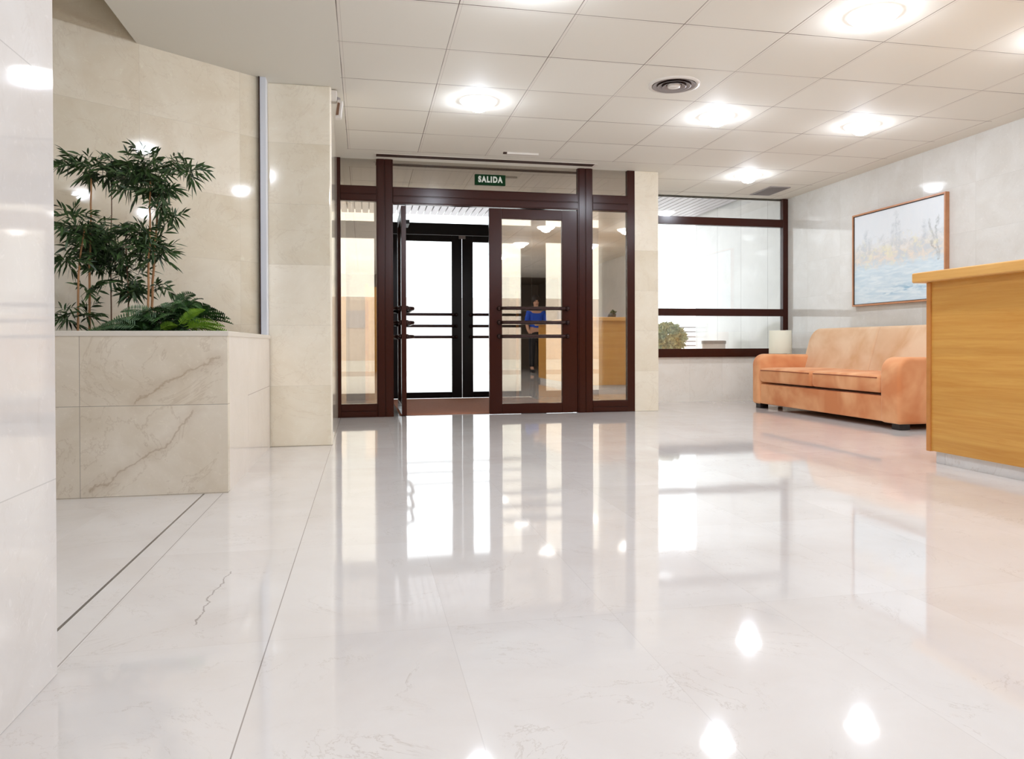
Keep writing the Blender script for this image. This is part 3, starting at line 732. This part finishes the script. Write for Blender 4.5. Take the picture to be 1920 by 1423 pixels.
# ================================================================== PAINTING
def painting():
    q = NT('pale_landscape_painting'); y, z = q.sep(q.pos())[1:3]
    u = q.m_('DIVIDE', q.m_('SUBTRACT', 6.90, y), 1.27); v = q.m_('DIVIDE', q.m_('SUBTRACT', z, 1.04), .905)   # u: far edge 0 -> near edge 1
    uv = q.comb(u, v)
    n1 = q.noise(q.scale(uv, (7, 3, 1)), 2, 6, .7, 1); n2 = q.noise(q.scale(uv, (3, 14, 1)), 2, 5, .6, .8); nv = q.noise(q.scale(uv, (16, 3, 1)), 2, 4, .6, .4)
    sky = q.mix(n1, srgb(232, 236, 238), srgb(220, 228, 234)); water = q.mix(q.step(n2, .35, .65), srgb(222, 236, 242), srgb(196, 218, 230))
    blot = q.noise(q.scale(uv, (5, 5, 1)), 2.4, 6, .72, .6)
    bank = q.mix(q.step(blot, .42, .60), srgb(206, 212, 214), srgb(232, 224, 212)); bank = q.mix(q.step(q.noise(q.scale(uv, (4, 4, 1)), 2, 4, .6), .52, .64), bank, srgb(232, 229, 206))
    vn = q.m_('ADD', v, q.m_('MULTIPLY', q.m_('SUBTRACT', blot, .5), .55))
    c = q.mix(q.step(vn, .56, .70), bank, sky)
    c = q.mix(q.step(q.m_('ADD', v, q.m_('MULTIPLY', q.m_('SUBTRACT', blot, .5), .25)), .47, .37), c, water)
    c = q.mix(q.m_('MULTIPLY', vein(q, u, v, [(.40, .12, .75, .15), (.72, .15, .98, .20)], .06), q.step(n2, .46, .6)), c, srgb(140, 184, 208))
    w3 = q.sep(q.noise(q.scale(uv, (6, 6, 1)), 2, 4, .6, 0, 1))
    wu = q.m_('ADD', u, q.m_('MULTIPLY', q.m_('SUBTRACT', w3[0], .5), .10)); wv = q.m_('ADD', v, q.m_('MULTIPLY', q.m_('SUBTRACT', w3[1], .5), .06))
    tr = vein(q, wu, wv, [(.93, .38, .86, .56), (.93, .40, .90, .64), (.90, .64, .93, .80), (.88, .58, .83, .78)], .016)
    c = q.mix(q.m_('MULTIPLY', tr, q.m_('MULTIPLY', q.step(blot, .35, .6), .75)), c, srgb(128, 138, 134))
    tr = vein(q, wu, wv, [(.50, .6, .505, .93), (.46, .6, .475, .8), (.54, .6, .535, .82), (.15, .6, .16, .80), (.20, .56, .20, .7), (.80, .6, .79, .78)], .03)
    c = q.mix(q.m_('MULTIPLY', tr, q.m_('MULTIPLY', q.step(blot, .40, .6), .55)), c, srgb(166, 178, 184))
    q.base(c); q.set(Roughness=.45); return q.m
pt = thing('painting', (4.86, 6.265, 1.03), 'framed pale blue landscape painting hanging on the right wall above the sofa', 'painting')
f = MB(); xa, xb = 4.818, 4.858
f.box(xa, xb, 5.63, 6.90, 1.03, 1.045).box(xa, xb, 5.63, 6.90, 1.93, 1.945).box(xa, xb, 5.63, 5.645, 1.045, 1.93).box(xa, xb, 6.885, 6.90, 1.045, 1.93)
f.build('picture_frame', 'picture_wood', pt)
f = MB(); f.box(4.826, 4.85, 5.645, 6.885, 1.045, 1.051).box(4.826, 4.85, 5.645, 6.885, 1.924, 1.93).box(4.826, 4.85, 5.645, 5.651, 1.051, 1.924).box(4.826, 4.85, 6.879, 6.885, 1.051, 1.924)
f.build('inner_slip', 'rubber', pt)
B(4.832, 4.85, 5.651, 6.879, 1.051, 1.924).build('canvas', painting(), pt)

# ================================================================== RECEPTION COUNTER
ct = thing('reception_counter', (3.4, 2.5, 0), 'oak reception counter with overhanging top and white marble kick plate', 'counter')
yc0, yc1 = .9, 3.70
B(3.055, 3.80, yc0, yc1-.004, .068, .995).build('body', 'oak', ct)
B(3.046, 3.078, yc1-.03, yc1+.002, .064, .995).build('corner_post', 'oak_edge', ct, bevel=.004)
B(3.082, 3.77, yc0+.02, yc1-.035, 0, .068).build('kick_plate', 'kick', ct)
B(2.995, 3.85, yc0-.05, yc1+.055, .995, 1.050).build('counter_top', 'oak_top', ct, bevel=.008, segs=3)
B(3.058, 3.079, yc1-.9, yc1-.03, .975, .994).build('shadow_batten', 'oak_edge', ct)

t = thing('potted_plant', (3.68, 3.24, 1.052), 'little green potted plant on the reception counter, reflected in the right sidelight', 'plant')
MB().lathe([(.001, 0), (.035, 0), (.045, .06), (.038, .06), (.001, .052)], (3.68, 3.24, 1.052), 20, False).build('pot', 'dark_wood', t)
mb = MB()
for k in range(70): leaf(mb, Vector((3.68, 3.24, 1.125)), rdir(.8), rdir(), random.uniform(.04, .08), .02, .15)
mb.build('leaves', 'fern_dark', t)
t = thing('desk_ornament', (3.58, 3.42, 1.052), 'small dark domed ornament on the reception counter, reflected in the right sidelight', 'ornament')
MB().lathe([(.001, 0), (.05, 0), (.05, .012), (.001, .012)], (3.58, 3.42, 1.052), 24, False).build('base', 'dark_wood', t)
MB().lathe([(.044, .012), (.042, .035), (.030, .058), (.012, .068), (.001, .07)], (3.58, 3.42, 1.052), 24).build('dome', 'rubber', t)
# ================================================================== OUTSIDE
def bushy(name, c, R, n, label, cat, mat='bush'):
    t = thing(name, (c[0], c[1], -.02), label, cat); mb = MB(); c = Vector(c)
    for i in range(n):
        d = rdir(); p = c+Vector((d.x*R, d.y*R, d.z*R*.8))*random.uniform(.72, 1)
        leaf(mb, p, d+rdir()*.9, rdir(), .075, .035, .1)
    mb.build('leaves', mat, t); return t
t = bushy('bush', (4.10, 10.0, .74), .235, 1900, 'pale green rounded bush outside the window beside the pillar', 'bush')
MB().lathe([(.001, -.02), (.17, -.02), (.21, .45), (.19, .45), (.18, .4), (.001, .4)], (4.10, 10.0, 0), 28, False).build('pot', 'outside_wall', t)
MB().tube([(4.10, 10.0, .4), (4.10, 10.0, .7)], .02, 8).build('trunk', 'stem_dark', t)
t = thing('round_bin', (4.68, 9.75, -.02), 'pale cylindrical outdoor bin beside the exterior marble wall', 'bin')
MB().lathe([(.001, -.02), (.15, -.02), (.155, .66), (.001, .66)], (4.68, 9.75, 0), 36, False).build('body', 'outside_wall', t)
MB().lathe([(.001, .66), (.165, .66), (.165, .70), (.14, .705), (.001, .705)], (4.68, 9.75, 0), 36, False).build('lid', 'grey_metal', t)
t = thing('louvre_screen', (4.90, 11.3, -.02), 'horizontal slatted louvre screen outside, behind the bush', 'screen')
for z in (.55, .62, .69, .76, .84, .91): B(4.62, 5.3, 11.28, 11.32, z, z+.022).build('slat', 'grey_metal', t)
B(4.58, 4.62, 11.27, 11.33, -.02, 1.0).build('post', 'outside_wall', t); B(5.3, 5.34, 11.27, 11.33, -.02, 1.0).build('post', 'outside_wall', t)
tag(B(-30, 50, 34, 34.4, -.02, 1.1).build('garden_wall', 'outside_wall'), 'low pale boundary wall across the street beyond the outer doors', 'wall')
tag(B(-30, 50, 17.0, 17.25, -.02, .08).build('kerb', 'outside_wall'), 'pale stone kerb of the street seen through the outer doors', 'kerb')
b = thing('apartment_building', (6, 62, -.02), 'distant pale building beyond the boundary wall, faint through the outer doors', 'building')
f = B(-6, 22, 58, 66, -.02, 4.2); f.build('walls', 'outside_wall', b)
for i in range(8): B(-4.5+i*3.2, -3.1+i*3.2, 57.95, 58.1, 1.9, 3.2).build('window', 'slat', b)

# ================================================================== BEHIND THE CAMERA (seen in the glass)
dd_ = thing('door_5', (3.75, -7.04, 0), kind='structure')
B(3.3, 4.2, -7.05, -7.0, 0, 2.08).build('door_leaf', 'dark_wood', dd_, bevel=.004)
B(3.22, 3.3, -7.05, -6.98, 0, 2.16).build('door_jamb', 'oak_edge', dd_); B(4.2, 4.28, -7.05, -6.98, 0, 2.16).build('door_jamb', 'oak_edge', dd_)
MB().tube([(3.38, -6.98, 1.0), (3.38, -6.95, 1.0), (3.48, -6.95, 1.0)], .009, 8).build('door_handle', 'grey_metal', dd_)
dd_ = thing('door_6', (.6, -4.54, 0), kind='structure')
B(.1, .98, -4.55, -4.50, 0, 2.05).build('door_leaf', 'oak', dd_, bevel=.004)
B(.02, .1, -4.55, -4.48, 0, 2.12).build('door_jamb', 'oak_edge', dd_); B(.98, 1.06, -4.55, -4.48, 0, 2.12).build('door_jamb', 'oak_edge', dd_)

def skin_body(name, joints, edges, mat, parent, sub=2):
    me = bpy.data.meshes.new(name); org = world_loc(parent)
    me.from_pydata([tuple(Vector(p)-org+org*0) for p, r in joints], edges, [])
    o = bpy.data.objects.new(name, me); COL.objects.link(o); o.parent = parent
    sk = o.modifiers.new('skin', 'SKIN'); 
    for i, (p, r) in enumerate(joints): me.skin_vertices[0].data[i].radius = (r, r) if isinstance(r, float) else r
    me.skin_vertices[0].data[0].use_root = True
    sb = o.modifiers.new('sub', 'SUBSURF'); sb.levels = sub; sb.render_levels = sub
    me.materials.append(M[mat]); 
    for p in me.polygons: p.use_smooth = True
    return o
M['blue_cloth'] = plain('blue_work_shirt', srgb(28, 78, 190), .8)
M['black_cloth'] = plain('black_trousers', srgb(22, 20, 24), .8)
M['skin'] = plain('skin', srgb(206, 156, 128), .55)
M['hair'] = plain('dark_hair', srgb(44, 32, 26), .6)
def person(x, y):
    t = thing('person', (x, y, 0), 'person in a blue shirt and black trousers, reflected in the right door glass', 'person')
    a = lambda dx, dy, z: (x+dx, y+dy, z)
    J = [(a(0, 0, .98), (.15, .11)), (a(0, 0, 1.12), (.135, .10)), (a(0, .0, 1.30), (.16, .11)), (a(0, 0, 1.44), (.11, .085)), (a(0, .01, 1.52), .055), (a(0, .02, 1.60), .06), (a(0, .02, 1.69), .085), (a(0, .015, 1.76), .06)]
    E_ = [(i, i+1) for i in range(7)]
    for sg in (-1, 1):
        n = len(J); J += [(a(.17*sg, 0, 1.42), .055), (a(.23*sg, .02, 1.16), .042), (a(.22*sg, .16, .98), .034), (a(.21*sg, .22, .95), .028)]
        E_ += [(3, n), (n, n+1), (n+1, n+2), (n+2, n+3)]
        n = len(J); J += [(a(.09*sg, 0, .86), .09), (a(.10*sg, .02, .50), .062), (a(.10*sg, -.01, .12), .045), (a(.10*sg, .13, .045), .038)]
        E_ += [(0, n), (n, n+1), (n+1, n+2), (n+2, n+3)]
        for k in range(4):
            n2 = len(J); bx = .21*sg+(k-1.5)*.02
            J += [(a(bx, .27, .945), .009), (a(bx, .31, .93-.005*k), .008), (a(bx, .325, .905), .0075)]
            E_ += [(n-1, n2), (n2, n2+1), (n2+1, n2+2)]
        n2 = len(J); J += [(a(.21*sg-.045*sg, .25, .95), .010), (a(.21*sg-.055*sg, .285, .945), .009)]; E_ += [(n-1, n2), (n2, n2+1)]
    skin_body('body', J, E_, 'skin', t)
    J = [(a(0, 0, 1.0), (.175, .13)), (a(0, 0, 1.14), (.155, .12)), (a(0, 0, 1.30), (.18, .13)), (a(0, 0, 1.43), (.12, .10))]; E_ = [(0, 1), (1, 2), (2, 3)]
    for sg in (-1, 1):
        n = len(J); J += [(a(.175*sg, 0, 1.41), .07), (a(.235*sg, .02, 1.17), .058)]; E_ += [(3, n), (n, n+1)]
    skin_body('shirt', J, E_, 'blue_cloth', t)
    J = [(a(0, 0, 1.0), (.165, .125)), (a(0, 0, .90), (.15, .12))]; E_ = [(0, 1)]
    for sg in (-1, 1):
        n = len(J); J += [(a(.09*sg, 0, .80), .10), (a(.10*sg, .02, .50), .078), (a(.10*sg, -.01, .10), .065)]; E_ += [(1, n), (n, n+1), (n+1, n+2)]
    skin_body('trousers', J, E_, 'black_cloth', t)
    hb = MB(); hb.lathe([(.001, .13), (.05, .12), (.085, .08), (.096, .02), (.09, -.03), (.07, -.05)], a(0, -.005, 1.69), 20); hb.build('hair', 'hair', t)
    for sg in (-1, 1):
        MB().lathe([(.011*math.sin(math.pi*j/6)+1e-4, -.011*math.cos(math.pi*j/6)) for j in range(7)], a(.03*sg, .098, 1.67), 8).build('eye', 'rubber', t)
        B(x+.10*sg-.045, x+.10*sg+.045, y-.06, y+.19, 0, .075).build('shoe', 'rubber', t, bevel=.02, segs=3)
    MB().add([a(-.012, .10, 1.625), a(.012, .10, 1.625), a(0, .13, 1.63), a(0, .1, 1.67)], [(0, 1, 2), (1, 3, 2), (3, 0, 2), (0, 3, 1)]).build('nose', 'skin', t)
    MB().tube([a(-.025, .094, 1.60), a(0, .10, 1.597), a(.025, .094, 1.60)], .005, 6).build('mouth', 'piping', t)
person(3.95, -3.3)
